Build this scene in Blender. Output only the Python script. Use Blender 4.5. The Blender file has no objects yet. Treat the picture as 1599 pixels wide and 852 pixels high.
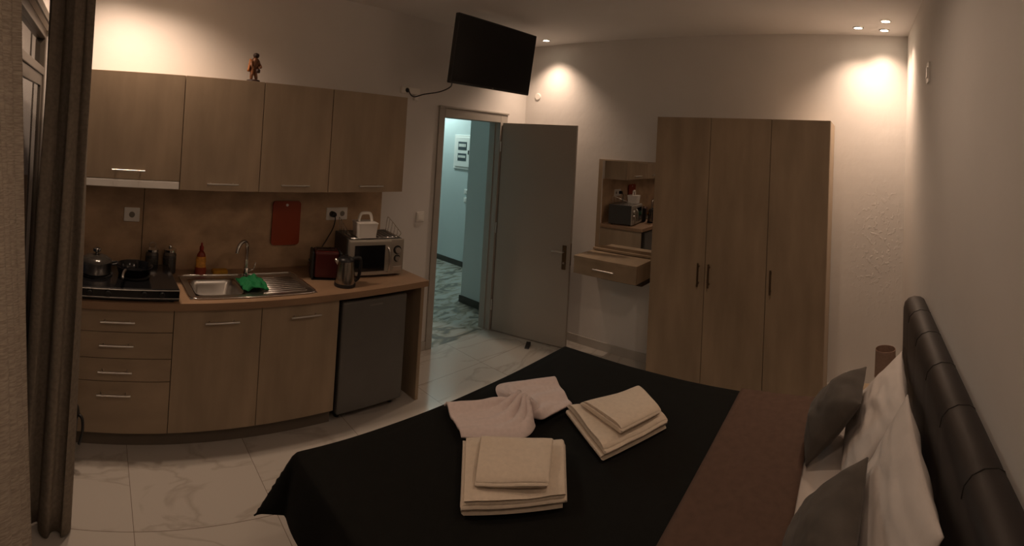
import bpy, bmesh, math, random
from mathutils import Vector, Matrix, noise
random.seed(7)
sc = bpy.context.scene
COL = sc.collection
PI = math.pi

# ------------------------------------------------------------------ camera
F = 757.387; YC = 203.516; YAW = 0.852273; PITCH = 0.0237256; ROLL = 0.0580547
EYE = Vector((0.0, 0.0, 1.8505))
cam = bpy.data.cameras.new('camera'); cam_o = bpy.data.objects.new('camera', cam); COL.objects.link(cam_o)
cam.type = 'PANO'; cam.panorama_type = 'CENTRAL_CYLINDRICAL'
cam.central_cylindrical_range_u_min = -799.5 / F; cam.central_cylindrical_range_u_max = 799.5 / F
cam.central_cylindrical_range_v_min = (YC - 852) / F; cam.central_cylindrical_range_v_max = YC / F
cam.central_cylindrical_radius = 1.0
cam.clip_start = 0.02; cam.clip_end = 100
_r = Vector((math.cos(YAW), -math.sin(YAW), 0)); _f = Vector((math.sin(YAW), math.cos(YAW), 0)); _u = Vector((0, 0, 1))
_f2 = _f * math.cos(PITCH) + _u * math.sin(PITCH); _u2 = _u * math.cos(PITCH) - _f * math.sin(PITCH)
_u3 = _u2 * math.cos(ROLL) - _r * math.sin(ROLL); _r3 = _r * math.cos(ROLL) + _u2 * math.sin(ROLL)
m3 = Matrix((_r3, _u3, -_f2)).transposed()
cam_o.matrix_world = Matrix.Translation(EYE) @ m3.to_4x4()
sc.camera = cam_o

# ------------------------------------------------------------------ world, view, light levels
sc.view_settings.view_transform = 'Standard'; sc.view_settings.look = 'None'
sc.view_settings.exposure = 0.06; sc.view_settings.gamma = 1.0; sc.view_settings.use_curve_mapping = False
w = bpy.data.worlds.new('world'); sc.world = w; w.use_nodes = True
w.node_tree.nodes['Background'].inputs[0].default_value = (0.01, 0.012, 0.015, 1)
w.node_tree.nodes['Background'].inputs[1].default_value = 0.3
WARM = (1.0, 0.71, 0.51)
E_RIGHT, E_TV, E_LEFT, E_FILL = 23.0, 40.0, 36.0, 17.5
E_HALL = 31.0

# ------------------------------------------------------------------ room numbers
XL, XW, YH, YK, ZC = -0.34, 3.921, -0.367, 3.254, 2.851

# ------------------------------------------------------------------ materials
MATS = {}
def mat(name, col, rough=0.6, metal=0.0, **k):
    if name in MATS: return MATS[name]
    m = bpy.data.materials.new(name); m.use_nodes = True
    nt = m.node_tree; b = nt.nodes['Principled BSDF']
    b.inputs['Base Color'].default_value = (*col, 1); b.inputs['Roughness'].default_value = rough
    b.inputs['Metallic'].default_value = metal
    if 'trans' in k: b.inputs['Transmission Weight'].default_value = k['trans']
    if 'spec' in k: b.inputs['Specular IOR Level'].default_value = k['spec']
    if 'sheen' in k: b.inputs['Sheen Weight'].default_value = k['sheen']
    if 'emit' in k:
        b.inputs['Emission Color'].default_value = (*k['emit'][0], 1); b.inputs['Emission Strength'].default_value = k['emit'][1]
    tc = nt.nodes.new('ShaderNodeTexCoord')
    sc_ = k.get('scale', 8.0)
    mp = nt.nodes.new('ShaderNodeMapping'); nt.links.new(tc.outputs['Object'], mp.inputs[0])
    mp.inputs['Scale'].default_value = k.get('stretch', (1, 1, 1))
    nz = nt.nodes.new('ShaderNodeTexNoise'); nz.inputs['Scale'].default_value = sc_; nz.inputs['Detail'].default_value = k.get('detail', 4)
    nt.links.new(mp.outputs[0], nz.inputs['Vector'])
    v = k.get('var', 0.06)
    if v:
        rp = nt.nodes.new('ShaderNodeValToRGB')
        rp.color_ramp.elements[0].position = 0.3; rp.color_ramp.elements[1].position = 0.7
        rp.color_ramp.elements[0].color = (*[c * (1 - v) for c in col], 1)
        rp.color_ramp.elements[1].color = (*[min(1, c * (1 + v)) for c in col], 1)
        nt.links.new(nz.outputs['Fac'], rp.inputs[0]); nt.links.new(rp.outputs[0], b.inputs['Base Color'])
    if k.get('bump'):
        n2 = nt.nodes.new('ShaderNodeTexNoise'); n2.inputs['Scale'].default_value = k.get('bscale', 60); n2.inputs['Detail'].default_value = 6
        nt.links.new(mp.outputs[0], n2.inputs['Vector'])
        bp = nt.nodes.new('ShaderNodeBump'); bp.inputs['Strength'].default_value = k['bump']; bp.inputs['Distance'].default_value = k.get('bdist', 0.005)
        nt.links.new(n2.outputs['Fac'], bp.inputs['Height']); nt.links.new(bp.outputs[0], b.inputs['Normal'])
    MATS[name] = m
    return m

M_WALL = mat('wall_plaster', (0.76, 0.735, 0.71), 0.9, var=0.03, scale=2, bump=0.25, bscale=14, bdist=0.006)
def peeling_wall():
    m = M_WALL.copy(); m.name = 'wall_plaster_peeling'; nt = m.node_tree; N = nt.nodes; L = nt.links
    tc = N.new('ShaderNodeTexCoord'); vm = N.new('ShaderNodeVectorMath'); vm.operation = 'DISTANCE'
    mp = N.new('ShaderNodeMapping'); mp.inputs['Scale'].default_value = (0, 1.0, .42); L.new(tc.outputs['Object'], mp.inputs[0])
    L.new(mp.outputs[0], vm.inputs[0]); vm.inputs[1].default_value = (0, -.17, 1.12 * .42)
    mr_ = N.new('ShaderNodeMapRange'); L.new(vm.outputs['Value'], mr_.inputs[0]); mr_.inputs[1].default_value = .08; mr_.inputs[2].default_value = .26; mr_.inputs[3].default_value = 1; mr_.inputs[4].default_value = 0
    nz = N.new('ShaderNodeTexNoise'); nz.inputs['Scale'].default_value = 26; nz.inputs['Detail'].default_value = 3; L.new(tc.outputs['Object'], nz.inputs['Vector'])
    th = N.new('ShaderNodeMapRange'); L.new(nz.outputs['Fac'], th.inputs[0]); th.inputs[1].default_value = .56; th.inputs[2].default_value = .62
    mu = N.new('ShaderNodeMath'); mu.operation = 'MULTIPLY'; L.new(mr_.outputs[0], mu.inputs[0]); L.new(th.outputs[0], mu.inputs[1])
    bp = N.new('ShaderNodeBump'); bp.inputs['Strength'].default_value = .6; bp.inputs['Distance'].default_value = .003; L.new(mu.outputs[0], bp.inputs['Height'])
    old = [n for n in N if n.type == 'BUMP' and n != bp][0]; L.new(old.outputs[0], bp.inputs['Normal'])
    L.new(bp.outputs[0], N['Principled BSDF'].inputs['Normal'])
    return m
M_WALLB = peeling_wall()
M_CEIL = mat('ceiling_paint', (0.78, 0.76, 0.74), 0.9, var=0.02, scale=2)
M_HALL = mat('hall_paint', (0.62, 0.68, 0.67), 0.8, var=0.02, scale=2)
M_BASE = mat('baseboard_tile', (0.50, 0.47, 0.43), 0.35, var=0.05)
M_WOOD = mat('oak_laminate', (0.362, 0.275, 0.188), 0.5, var=0.16, scale=5, stretch=(1.6, 1.6, 0.35), detail=6)
M_WOODH = mat('oak_laminate_flat', (0.362, 0.272, 0.184), 0.45, var=0.14, scale=5, stretch=(0.5, 1.6, 1.6), detail=6)
M_SPLASH = mat('splash_laminate', (0.50, 0.345, 0.215), 0.45, var=0.28, scale=5, stretch=(1.0, 1, 1.3), detail=6)
M_COUNTER = mat('counter_laminate', (0.32, 0.205, 0.125), 0.4, var=0.12, scale=5, stretch=(0.5, 1.6, 1.6), detail=6)
M_GAP = mat('carcass_dark', (0.06, 0.045, 0.03), 0.8)
M_PLINTH = mat('plinth_grey', (0.16, 0.13, 0.10), 0.5)
M_STEEL = mat('steel_brushed', (0.62, 0.60, 0.57), 0.3, 1.0, var=0.03, scale=40, stretch=(0.1, 1, 1))
M_CHROME = mat('chrome', (0.75, 0.74, 0.72), 0.12, 1.0, var=0)
M_BLACK = mat('black_plastic', (0.012, 0.012, 0.013), 0.4, var=0)
M_BLACKG = mat('black_gloss', (0.008, 0.008, 0.009), 0.12, var=0)
M_SCREEN = mat('tv_screen', (0.004, 0.004, 0.004), 0.28, var=0, spec=0.25)
M_WHITEP = mat('white_plastic', (0.90, 0.87, 0.82), 0.4, var=0.02)
M_DOOR = mat('door_grey', (0.40, 0.365, 0.32), 0.5, var=0.03, scale=2)
M_FRAME = mat('door_frame_paint', (0.42, 0.39, 0.35), 0.45, var=0.03)
M_FRIDGE = mat('fridge_grey', (0.13, 0.125, 0.115), 0.4, var=0.04)
M_THROW = mat('black_cover_cloth', (0.0075, 0.0075, 0.0065), 0.9, var=0.1, scale=30, bump=0.2, bscale=250, bdist=0.002, spec=0.15)
M_RUNNER = mat('brown_runner_cloth', (0.105, 0.064, 0.047), 0.9, var=0.1, scale=30, bump=0.3, bscale=300, bdist=0.002, spec=0.2)
M_SHEET = mat('white_sheet', (0.56, 0.50, 0.46), 0.85, var=0.02, bump=0.1, bscale=20)
M_PILLOW = mat('white_pillowcase', (0.60, 0.55, 0.52), 0.85, var=0.03, bump=0.4, bscale=9, bdist=0.02)
M_GREYC = mat('grey_velvet', (0.085, 0.073, 0.063), 0.85, var=0.2, scale=10, sheen=0.1, spec=0.2, bump=0.3, bscale=12, bdist=0.01)
M_LEATHER = mat('dark_leatherette', (0.020, 0.0145, 0.0125), 0.5, var=0.1, scale=20, bump=0.15, bscale=150, bdist=0.001)
M_SEAM = mat('leatherette_seam', (0.008, 0.006, 0.005), 0.7, var=0)
M_TOWEL = mat('cream_towel', (0.68, 0.58, 0.47), 0.95, var=0.05, scale=60, bump=0.5, bscale=400, bdist=0.002, sheen=0.2)
M_TOWELP = mat('pale_towel', (0.66, 0.56, 0.54), 0.95, var=0.05, scale=60, bump=0.5, bscale=400, bdist=0.002, sheen=0.2)
M_RED = mat('red_board', (0.30, 0.045, 0.012), 0.45, var=0.05)
M_TOAST = mat('toaster_red', (0.06, 0.006, 0.006), 0.35, var=0)
M_GREEN = mat('green_cloth', (0.0, 0.16, 0.045), 0.8, var=0.1, bump=0.4, bscale=60)
M_YELLOW = mat('yellow_sponge', (0.55, 0.27, 0.02), 0.95, var=0.1, scale=80, bump=0.6, bscale=120)
M_GLASS = mat('jar_glass', (0.5, 0.5, 0.5), 0.05, var=0, trans=0.9)
M_SPICE = mat('dark_spice', (0.03, 0.02, 0.012), 0.9, var=0.5, scale=80)
M_MIRROR = mat('mirror_glass', (0.85, 0.85, 0.85), 0.01, 1.0, var=0)
M_SHADE = mat('lamp_shade_fabric', (0.34, 0.23, 0.18), 0.9, var=0.1, scale=60)
M_WINF = mat('window_frame_alu', (0.10, 0.085, 0.07), 0.4, var=0.03)
M_BRONZE = mat('bronze_handle', (0.16, 0.11, 0.07), 0.4, 0.8, var=0)
M_DARKST = mat('dark_skirting', (0.05, 0.045, 0.035), 0.4, var=0.2)

def glassmat():
    m = bpy.data.materials.new('window_glass'); m.use_nodes = True
    b = m.node_tree.nodes['Principled BSDF']; b.inputs['Base Color'].default_value = (0.9, 0.9, 0.9, 1)
    b.inputs['Roughness'].default_value = 0.02; b.inputs['Transmission Weight'].default_value = 1.0; b.inputs['IOR'].default_value = 1.45
    return m
M_WGLASS = glassmat()

def emitmat(name, col, s):
    m = bpy.data.materials.new(name); m.use_nodes = True; nt = m.node_tree
    b = nt.nodes['Principled BSDF']; b.inputs['Emission Color'].default_value = (*col, 1); b.inputs['Emission Strength'].default_value = s
    return m
M_BULB = emitmat('bulb_glow', (1.0, 0.85, 0.62), 14.0)

def curtain_mat(name, c1, c2, st):
    m = bpy.data.materials.new(name); m.use_nodes = True; nt = m.node_tree; N = nt.nodes; L = nt.links
    b = N['Principled BSDF']; b.inputs['Roughness'].default_value = 0.9; b.inputs['Specular IOR Level'].default_value = 0.2
    tc = N.new('ShaderNodeTexCoord'); mp = N.new('ShaderNodeMapping'); mp.inputs['Scale'].default_value = st
    L.new(tc.outputs['Object'], mp.inputs[0])
    nz = N.new('ShaderNodeTexNoise'); nz.inputs['Scale'].default_value = 1.0; nz.inputs['Detail'].default_value = 3; L.new(mp.outputs[0], nz.inputs['Vector'])
    rp = N.new('ShaderNodeValToRGB'); rp.color_ramp.elements[0].position = 0.35; rp.color_ramp.elements[1].position = 0.65
    rp.color_ramp.elements[0].color = (*c1, 1); rp.color_ramp.elements[1].color = (*c2, 1)
    L.new(nz.outputs['Fac'], rp.inputs[0]); L.new(rp.outputs[0], b.inputs['Base Color'])
    bp = N.new('ShaderNodeBump'); bp.inputs['Strength'].default_value = 0.5; bp.inputs['Distance'].default_value = 0.002
    L.new(nz.outputs['Fac'], bp.inputs['Height']); L.new(bp.outputs[0], b.inputs['Normal'])
    return m
M_CURT = curtain_mat('curtain_linen', (0.30, 0.255, 0.21), (0.46, 0.40, 0.33), (12, 60, 330))
M_CURT2 = curtain_mat('curtain_blackout', (0.225, 0.19, 0.152), (0.285, 0.242, 0.195), (60, 60, 60))

def marble_mat():
    m = bpy.data.materials.new('marble_floor_tile'); m.use_nodes = True; nt = m.node_tree; N = nt.nodes; L = nt.links
    b = N['Principled BSDF']; b.inputs['Roughness'].default_value = 0.16
    tc = N.new('ShaderNodeTexCoord')
    sep = N.new('ShaderNodeSeparateXYZ'); L.new(tc.outputs['Object'], sep.inputs[0])
    def math_(op, a, bb=None, c=None):
        n = N.new('ShaderNodeMath'); n.operation = op
        for i, v in enumerate((a, bb, c)):
            if v is None: continue
            if isinstance(v, (int, float)): n.inputs[i].default_value = v
            else: L.new(v, n.inputs[i])
        return n.outputs[0]
    T = 0.6804
    def grout(src, off):
        a = math_('DIVIDE', math_('SUBTRACT', src, off), T)
        fr = math_('FRACT', a)
        d = math_('ABSOLUTE', math_('SUBTRACT', fr, 0.5))
        return math_('GREATER_THAN', d, 0.5 - 0.0022), math_('FLOOR', a)
    gx, ix = grout(sep.outputs[0], 0.262); gy, iy = grout(sep.outputs[1], 2.1206)
    g = math_('MAXIMUM', gx, gy)
    # veins, shifted for each tile
    sh = N.new('ShaderNodeCombineXYZ'); L.new(math_('MULTIPLY', ix, 3.7), sh.inputs[0]); L.new(math_('MULTIPLY', iy, 5.3), sh.inputs[1]); L.new(math_('MULTIPLY', math_('ADD', ix, iy), 1.9), sh.inputs[2])
    ad = N.new('ShaderNodeVectorMath'); ad.operation = 'ADD'; L.new(tc.outputs['Object'], ad.inputs[0]); L.new(sh.outputs[0], ad.inputs[1])
    mpv = N.new('ShaderNodeMapping'); mpv.inputs['Rotation'].default_value = (0, 0, 0.6); mpv.inputs['Scale'].default_value = (0.7, 1.9, 1); L.new(ad.outputs[0], mpv.inputs[0])
    nz = N.new('ShaderNodeTexNoise'); nz.inputs['Scale'].default_value = 1.5; nz.inputs['Detail'].default_value = 5; nz.inputs['Distortion'].default_value = 0.7
    L.new(mpv.outputs[0], nz.inputs['Vector'])
    v = math_('ABSOLUTE', math_('SUBTRACT', nz.outputs['Fac'], 0.5))
    rp = N.new('ShaderNodeValToRGB'); e = rp.color_ramp.elements
    e[0].position = 0.0; e[0].color = (0.44, 0.40, 0.355, 1); e[1].position = 0.03; e[1].color = (0.535, 0.50, 0.455, 1)
    L.new(v, rp.inputs[0])
    mx = N.new('ShaderNodeMix'); mx.data_type = 'RGBA'; L.new(g, mx.inputs['Factor']); L.new(rp.outputs[0], mx.inputs['A']); mx.inputs['B'].default_value = (0.20, 0.165, 0.13, 1)
    L.new(mx.outputs['Result'], b.inputs['Base Color'])
    return m
M_FLOOR = marble_mat()

def hall_floor_mat():
    m = bpy.data.materials.new('hall_marble'); m.use_nodes = True; nt = m.node_tree; N = nt.nodes; L = nt.links
    b = N['Principled BSDF']; b.inputs['Roughness'].default_value = 0.22
    tc = N.new('ShaderNodeTexCoord')
    mp = N.new('ShaderNodeMapping'); mp.inputs['Rotation'].default_value = (0, 0, 0.5); mp.inputs['Scale'].default_value = (1.6, 3.4, 1); L.new(tc.outputs['Object'], mp.inputs[0])
    nz = N.new('ShaderNodeTexNoise'); nz.inputs['Scale'].default_value = 2.2; nz.inputs['Detail'].default_value = 7; nz.inputs['Distortion'].default_value = 1.5
    L.new(mp.outputs[0], nz.inputs['Vector'])
    rp = N.new('ShaderNodeValToRGB'); e = rp.color_ramp.elements
    e[0].position = 0.38; e[0].color = (0.15, 0.14, 0.12, 1); e[1].position = 0.5; e[1].color = (0.42, 0.38, 0.32, 1)
    x = e.new(0.62); x.color = (0.48, 0.45, 0.41, 1); y = e.new(0.44); y.color = (0.26, 0.22, 0.17, 1)
    L.new(nz.outputs['Fac'], rp.inputs[0]); L.new(rp.outputs[0], b.inputs['Base Color'])
    return m
M_HFLOOR = hall_floor_mat()

# ------------------------------------------------------------------ mesh helpers
def nb(): return bmesh.new()
def obj(name, bm, m, parent=None, smooth=False, loc=None, sharp=None):
    me = bpy.data.meshes.new(name)
    bmesh.ops.recalc_face_normals(bm, faces=bm.faces[:])
    if smooth:
        for f in bm.faces: f.smooth = True
    bm.to_mesh(me); bm.free(); me.materials.append(m)
    if smooth and sharp is not None: me.set_sharp_from_angle(angle=math.radians(sharp))
    o = bpy.data.objects.new(name, me); COL.objects.link(o)
    if parent: o.parent = parent
    if loc: o.location = loc
    return o
def thing(name, label, cat, loc=(0, 0, 0), rz=0, group=None):
    o = bpy.data.objects.new(name, None); COL.objects.link(o); o.empty_display_size = 0.05
    o.location = loc; o.rotation_euler = (0, 0, rz); o['label'] = label; o['category'] = cat
    if group: o['group'] = group
    return o
def tag(o, label, cat, group=None):
    o['label'] = label; o['category'] = cat
    if group: o['group'] = group
    return o
def struct(name, bm, m, **k):
    o = obj(name, bm, m, **k); o['kind'] = 'structure'; return o
def dup(root, loc, rz=None, label=None):
    r = root.copy(); COL.objects.link(r); r.location = loc
    if rz is not None: r.rotation_euler = (0, 0, rz)
    if label: r['label'] = label
    for ch in list(root.children):
        c = ch.copy(); COL.objects.link(c); c.parent = r
        for g in ch.children:
            d = g.copy(); COL.objects.link(d); d.parent = c
    return r
def box(bm, x0, x1, y0, y1, z0, z1, bev=0.0, seg=2):
    vs = [bm.verts.new(p) for p in ((x0,y0,z0),(x1,y0,z0),(x1,y1,z0),(x0,y1,z0),(x0,y0,z1),(x1,y0,z1),(x1,y1,z1),(x0,y1,z1))]
    fs = [bm.faces.new([vs[i] for i in q]) for q in ((0,3,2,1),(4,5,6,7),(0,1,5,4),(1,2,6,5),(2,3,7,6),(3,0,4,7))]
    if bev > 0:
        es = {e for f in fs for e in f.edges}
        bmesh.ops.bevel(bm, geom=list(es), offset=bev, segments=seg, profile=0.5, affect='EDGES')
    return bm
def B(x0, x1, y0, y1, z0, z1, bev=0.0, seg=2): return box(nb(), x0, x1, y0, y1, z0, z1, bev, seg)
def lathe(bm, prof, c=(0, 0, 0), n=32, axis='z', cap=True):
    rings = []
    for r, h in prof:
        ring = []
        for i in range(n):
            a = 2 * PI * i / n; p = (r * math.cos(a), r * math.sin(a), h)
            if axis == 'y': p = (p[0], p[2], p[1])
            if axis == 'x': p = (p[2], p[0], p[1])
            ring.append(bm.verts.new((p[0] + c[0], p[1] + c[1], p[2] + c[2])))
        rings.append(ring)
    for a, b in zip(rings, rings[1:]):
        for i in range(n):
            bm.faces.new((a[i], a[(i + 1) % n], b[(i + 1) % n], b[i]))
    if cap:
        bm.faces.new(rings[0]); bm.faces.new(rings[-1])
    return bm
def tube(bm, pts, r, n=10, closed=False):
    pts = [Vector(p) for p in pts]; rings = []; k = len(pts)
    t0 = None; up = None
    for i, p in enumerate(pts):
        if closed: t = (pts[(i + 1) % k] - pts[i - 1]).normalized()
        else: t = (pts[min(i + 1, k - 1)] - pts[max(i - 1, 0)]).normalized()
        if up is None:
            up = Vector((0, 0, 1)) if abs(t.z) < 0.9 else Vector((1, 0, 0))
        a = t.cross(up).normalized(); up = a.cross(t).normalized()
        rr = r[i] if isinstance(r, (list, tuple)) else r
        rings.append([bm.verts.new(p + a * rr * math.cos(2*PI*j/n) + up * rr * math.sin(2*PI*j/n)) for j in range(n)])
    m = k if closed else k - 1
    for i in range(m):
        A, Bq = rings[i], rings[(i + 1) % k]
        for j in range(n): bm.faces.new((A[j], A[(j+1) % n], Bq[(j+1) % n], Bq[j]))
    if not closed: bm.faces.new(rings[0]); bm.faces.new(rings[-1])
    return bm
def smooth_path(P, n=8):
    P = [Vector(p) for p in P]; out = []
    for i in range(len(P) - 1):
        p0, p1, p2, p3 = P[max(i-1, 0)], P[i], P[i+1], P[min(i+2, len(P)-1)]
        for j in range(n):
            t = j / n
            out.append(0.5 * ((2*p1) + (p2-p0)*t + (2*p0-5*p1+4*p2-p3)*t*t + (-p0+3*p1-3*p2+p3)*t**3))
    out.append(P[-1]); return out
def grid_solid(top, bot):
    """closed skin between two equal grids of points (rows of Vectors)"""
    bm = nb(); R, C_ = len(top), len(top[0])
    A = [[bm.verts.new(p) for p in row] for row in top]; Bt = [[bm.verts.new(p) for p in row] for row in bot]
    for i in range(R - 1):
        for j in range(C_ - 1):
            bm.faces.new((A[i][j], A[i][j+1], A[i+1][j+1], A[i+1][j]))
            bm.faces.new((Bt[i][j], Bt[i+1][j], Bt[i+1][j+1], Bt[i][j+1]))
    for j in range(C_ - 1):
        bm.faces.new((A[0][j], Bt[0][j], Bt[0][j+1], A[0][j+1])); bm.faces.new((A[-1][j], A[-1][j+1], Bt[-1][j+1], Bt[-1][j]))
    for i in range(R - 1):
        bm.faces.new((A[i][0], A[i+1][0], Bt[i+1][0], Bt[i][0])); bm.faces.new((A[i][-1], Bt[i][-1], Bt[i+1][-1], A[i+1][-1]))
    return bm
def sheet(P, th):
    """thick sheet from a grid of points, offset along its own normals"""
    R, C_ = len(P), len(P[0]); bot = []
    for i in range(R):
        row = []
        for j in range(C_):
            a = P[min(i+1, R-1)][j] - P[max(i-1, 0)][j]; b = P[i][min(j+1, C_-1)] - P[i][max(j-1, 0)]
            n = a.cross(b)
            n = n.normalized() if n.length > 1e-9 else Vector((0, 0, 1))
            row.append(P[i][j] - n * th)
        bot.append(row)
    return grid_solid(P, bot)
def lerp(a, b, t): return a + (b - a) * t

# ------------------------------------------------------------------ room shell
T = 0.12
struct('floor', B(XL - T, XW + T, YH - T, YK + 0.0, -0.1, 0.0), M_FLOOR)
struct('ceiling', B(XL - T, XW + T, YH - T, YK + T, ZC, ZC + 0.1), M_CEIL)
struct('wall_back', B(XW, XW + T, YH - T, YK + T, 0, ZC), M_WALLB)
struct('wall_right', B(XL - T, XW, YH - T, YH, 0, ZC), M_WALL)
# kitchen wall with the doorway
DX0, DX1, DZ = 2.789, 3.538, 2.045
bm = nb()
box(bm, XL - T, DX0, YK, YK + T, 0, ZC); box(bm, DX1, XW, YK, YK + T, 0, ZC); box(bm, DX0, DX1, YK, YK + T, DZ, ZC)
struct('wall_left', bm, M_WALL)
# window wall: opening for the balcony door
WY0, WY1, WZ = 0.75, 3.21, 2.40
bm = nb()
box(bm, XL - T, XL, YH, WY0, 0, ZC); box(bm, XL - T, XL, WY1, YK, 0, ZC); box(bm, XL - T, XL, WY0, WY1, WZ, ZC)
struct('wall_front', bm, M_WALL)
# balcony door (sliding, dark aluminium)
wf = nb()
xa, xb = XL - 0.10, XL - 0.03
box(wf, xa, xb, WY0, WY1, WZ - 0.06, WZ, 0.004); box(wf, xa, xb, WY0, WY1, 0.0, 0.05, 0.004)
box(wf, xa, xb, WY0, WY0 + 0.06, 0.05, WZ - 0.06, 0.004); box(wf, xa, xb, WY1 - 0.06, WY1, 0.05, WZ - 0.06, 0.004)
box(wf, xa, xb, WY0 + .06, WY1 - .06, 2.10, 2.15, 0.004)
win = struct('window_1', wf, M_WINF)
for y0, y1, dx in ((WY0 + .06, 1.95, 0.0), (1.89, WY1 - .06, 0.028)):
    s_ = nb(); x0 = xa + 0.006 + dx; x1 = x0 + 0.026
    box(s_, x0, x1, y0, y0 + 0.06, 0.05, 2.10, 0.003); box(s_, x0, x1, y1 - 0.06, y1, 0.05, 2.10, 0.003)
    box(s_, x0, x1, y0 + .06, y1 - .06, 0.05, 0.13, 0.003); box(s_, x0, x1, y0 + .06, y1 - .06, 2.03, 2.10, 0.003)
    so = obj('sash', s_, M_WINF, win)
    obj('pane', B(x0 + .01, x0 + .016, y0 + .06, y1 - .06, 0.13, 2.03), M_WGLASS, so)
obj('pane', B(xa + .03, xa + .036, WY0 + .06, WY1 - .06, 2.15, WZ - .06), M_WGLASS, win)
cs = nb()
box(cs, XL - .001, XL + .012, WY0 - .05, WY1 + .042, WZ, WZ + .05, .002); box(cs, XL - .001, XL + .012, WY1, WY1 + .042, 0, WZ, .002); box(cs, XL - .001, XL + .012, WY0 - .05, WY0, 0, WZ, .002)
struct('trim_2', cs, M_WINF)
# skirting
BBH, BBT = 0.075, 0.012
struct('baseboard_back', B(XW - BBT, XW, YH, YK, 0, BBH, 0.002), M_BASE)
struct('baseboard_right', B(XL, XW - BBT, YH, YH + BBT, 0, BBH, 0.002), M_BASE)
struct('baseboard_left', B(2.235, 2.742, YK - BBT, YK, 0, BBH, 0.002), M_BASE)
struct('baseboard_corner', B(3.66, XW - BBT, YK - BBT, YK, 0, BBH, 0.002), M_BASE)

# door frame with architrave
fr = nb()
for x0, x1 in ((DX0 - 0.055, DX0 + 0.012), (DX1 - 0.012, DX1 + 0.09)):
    box(fr, x0, x1, YK - 0.018, YK, 0, DZ + 0.07, 0.004)
box(fr, DX0 + .012, DX1 - .012, YK - 0.018, YK, DZ - 0.012, DZ + 0.07, 0.004)
box(fr, DX0 - 0.06, DX1 + 0.10, YK - 0.028, YK, DZ + 0.07, DZ + 0.088, 0.004)
box(fr, DX0, DX0 + 0.012, YK, YK + T + .01, 0, DZ - .012); box(fr, DX1 - .012, DX1, YK, YK + T + .01, 0, DZ - .012)
box(fr, DX0, DX1, YK, YK + T + .01, DZ - 0.012, DZ)
box(fr, DX0 + .012, DX0 + .024, YK + .045, YK + .06, 0, DZ - .012); box(fr, DX1 - .024, DX1 - .012, YK + .045, YK + .06, 0, DZ - .012)
struct('trim_1', fr, M_FRAME)

# ------------------------------------------------------------------ hallway
struct('hall_floor', B(1.6, 5.0, YK, 8.1, -0.1, 0.0), M_HFLOOR)
struct('hall_ceiling', B(1.6, 5.0, YK + T, 8.1, ZC, ZC + 0.1), M_HALL)
bm = nb()
box(bm, 4.9, 5.0, YK + T, 8.1, 0, ZC); box(bm, 1.6, 4.9, 8.0, 8.1, 0, ZC); box(bm, 1.6, 1.7, YK + T, 8.0, 0, ZC)
box(bm, 3.865, 4.9, YK + T, 4.01, 0, ZC)
struct('wall_hall', bm, M_HALL)
bm = nb()
box(bm, 4.885, 4.9, 4.025, 8.0, 0, 0.075); box(bm, 3.85, 3.865, YK + T, 4.01, 0, 0.075); box(bm, 3.85, 4.885, 4.01, 4.025, 0, 0.075)
struct('baseboard_hall', bm, M_DARKST)
# electrical cabinet on the hall wall
ep = thing('electrical_panel', 'white recessed electrical panel with breaker window on the hall wall', 'electrical panel', (4.9, 5.19, 1.66))
bm = nb()
box(bm, -0.02, 0, -0.2, 0.2, -0.25, 0.25, 0.004)
obj('panel_frame', bm, M_WHITEP, ep)
obj('panel_door', B(-0.032, -0.02, -0.165, 0.165, -0.215, 0.215, 0.004), M_WHITEP, ep)
for z0, z1 in ((0.03, 0.15), (-0.13, -0.02)):
    wn = obj('breaker_window', B(-0.036, -0.032, -0.08, 0.10, z0, z1, 0.001), mat('smoke_window', (0.08, 0.10, 0.11), 0.2, var=0), ep)
    bm = nb()
    for i in range(5): box(bm, -0.041, -0.036, -0.065 + i * 0.031, -0.043 + i * 0.031, z0 + .045, z1 - .03)
    obj('breaker_row', bm, M_WHITEP, wn)
obj('latch', B(-0.040, -0.032, -0.13, -0.115, -0.03, 0.03, 0.002), M_BLACK, ep)
def wall_switch(name, label, cat, loc, rz, s=0.08):
    t = thing(name, label, cat, loc, rz)
    obj('plate', B(-s/2, s/2, -0.010, 0, -s/2, s/2, 0.003), M_WHITEP, t)
    obj('rocker', B(-s*.3, s*.3, -0.015, -0.010, -s*.3, s*.3, 0.002), M_WHITEP, t)
    return t
wall_switch('light_switch', 'upper small white switch on the blue-lit hall wall below the electrical panel', 'light switch', (4.9, 5.10, 1.09), -PI/2, 0.07)
wall_switch('light_switch', 'lower small white switch on the blue-lit hall wall below the electrical panel', 'light switch', (4.9, 5.10, 0.97), -PI/2, 0.07)
wall_switch('light_switch', 'square white switch on the room wall left of the open doorway', 'light switch', (2.594, YK, 1.165), 0, 0.085)

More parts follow.
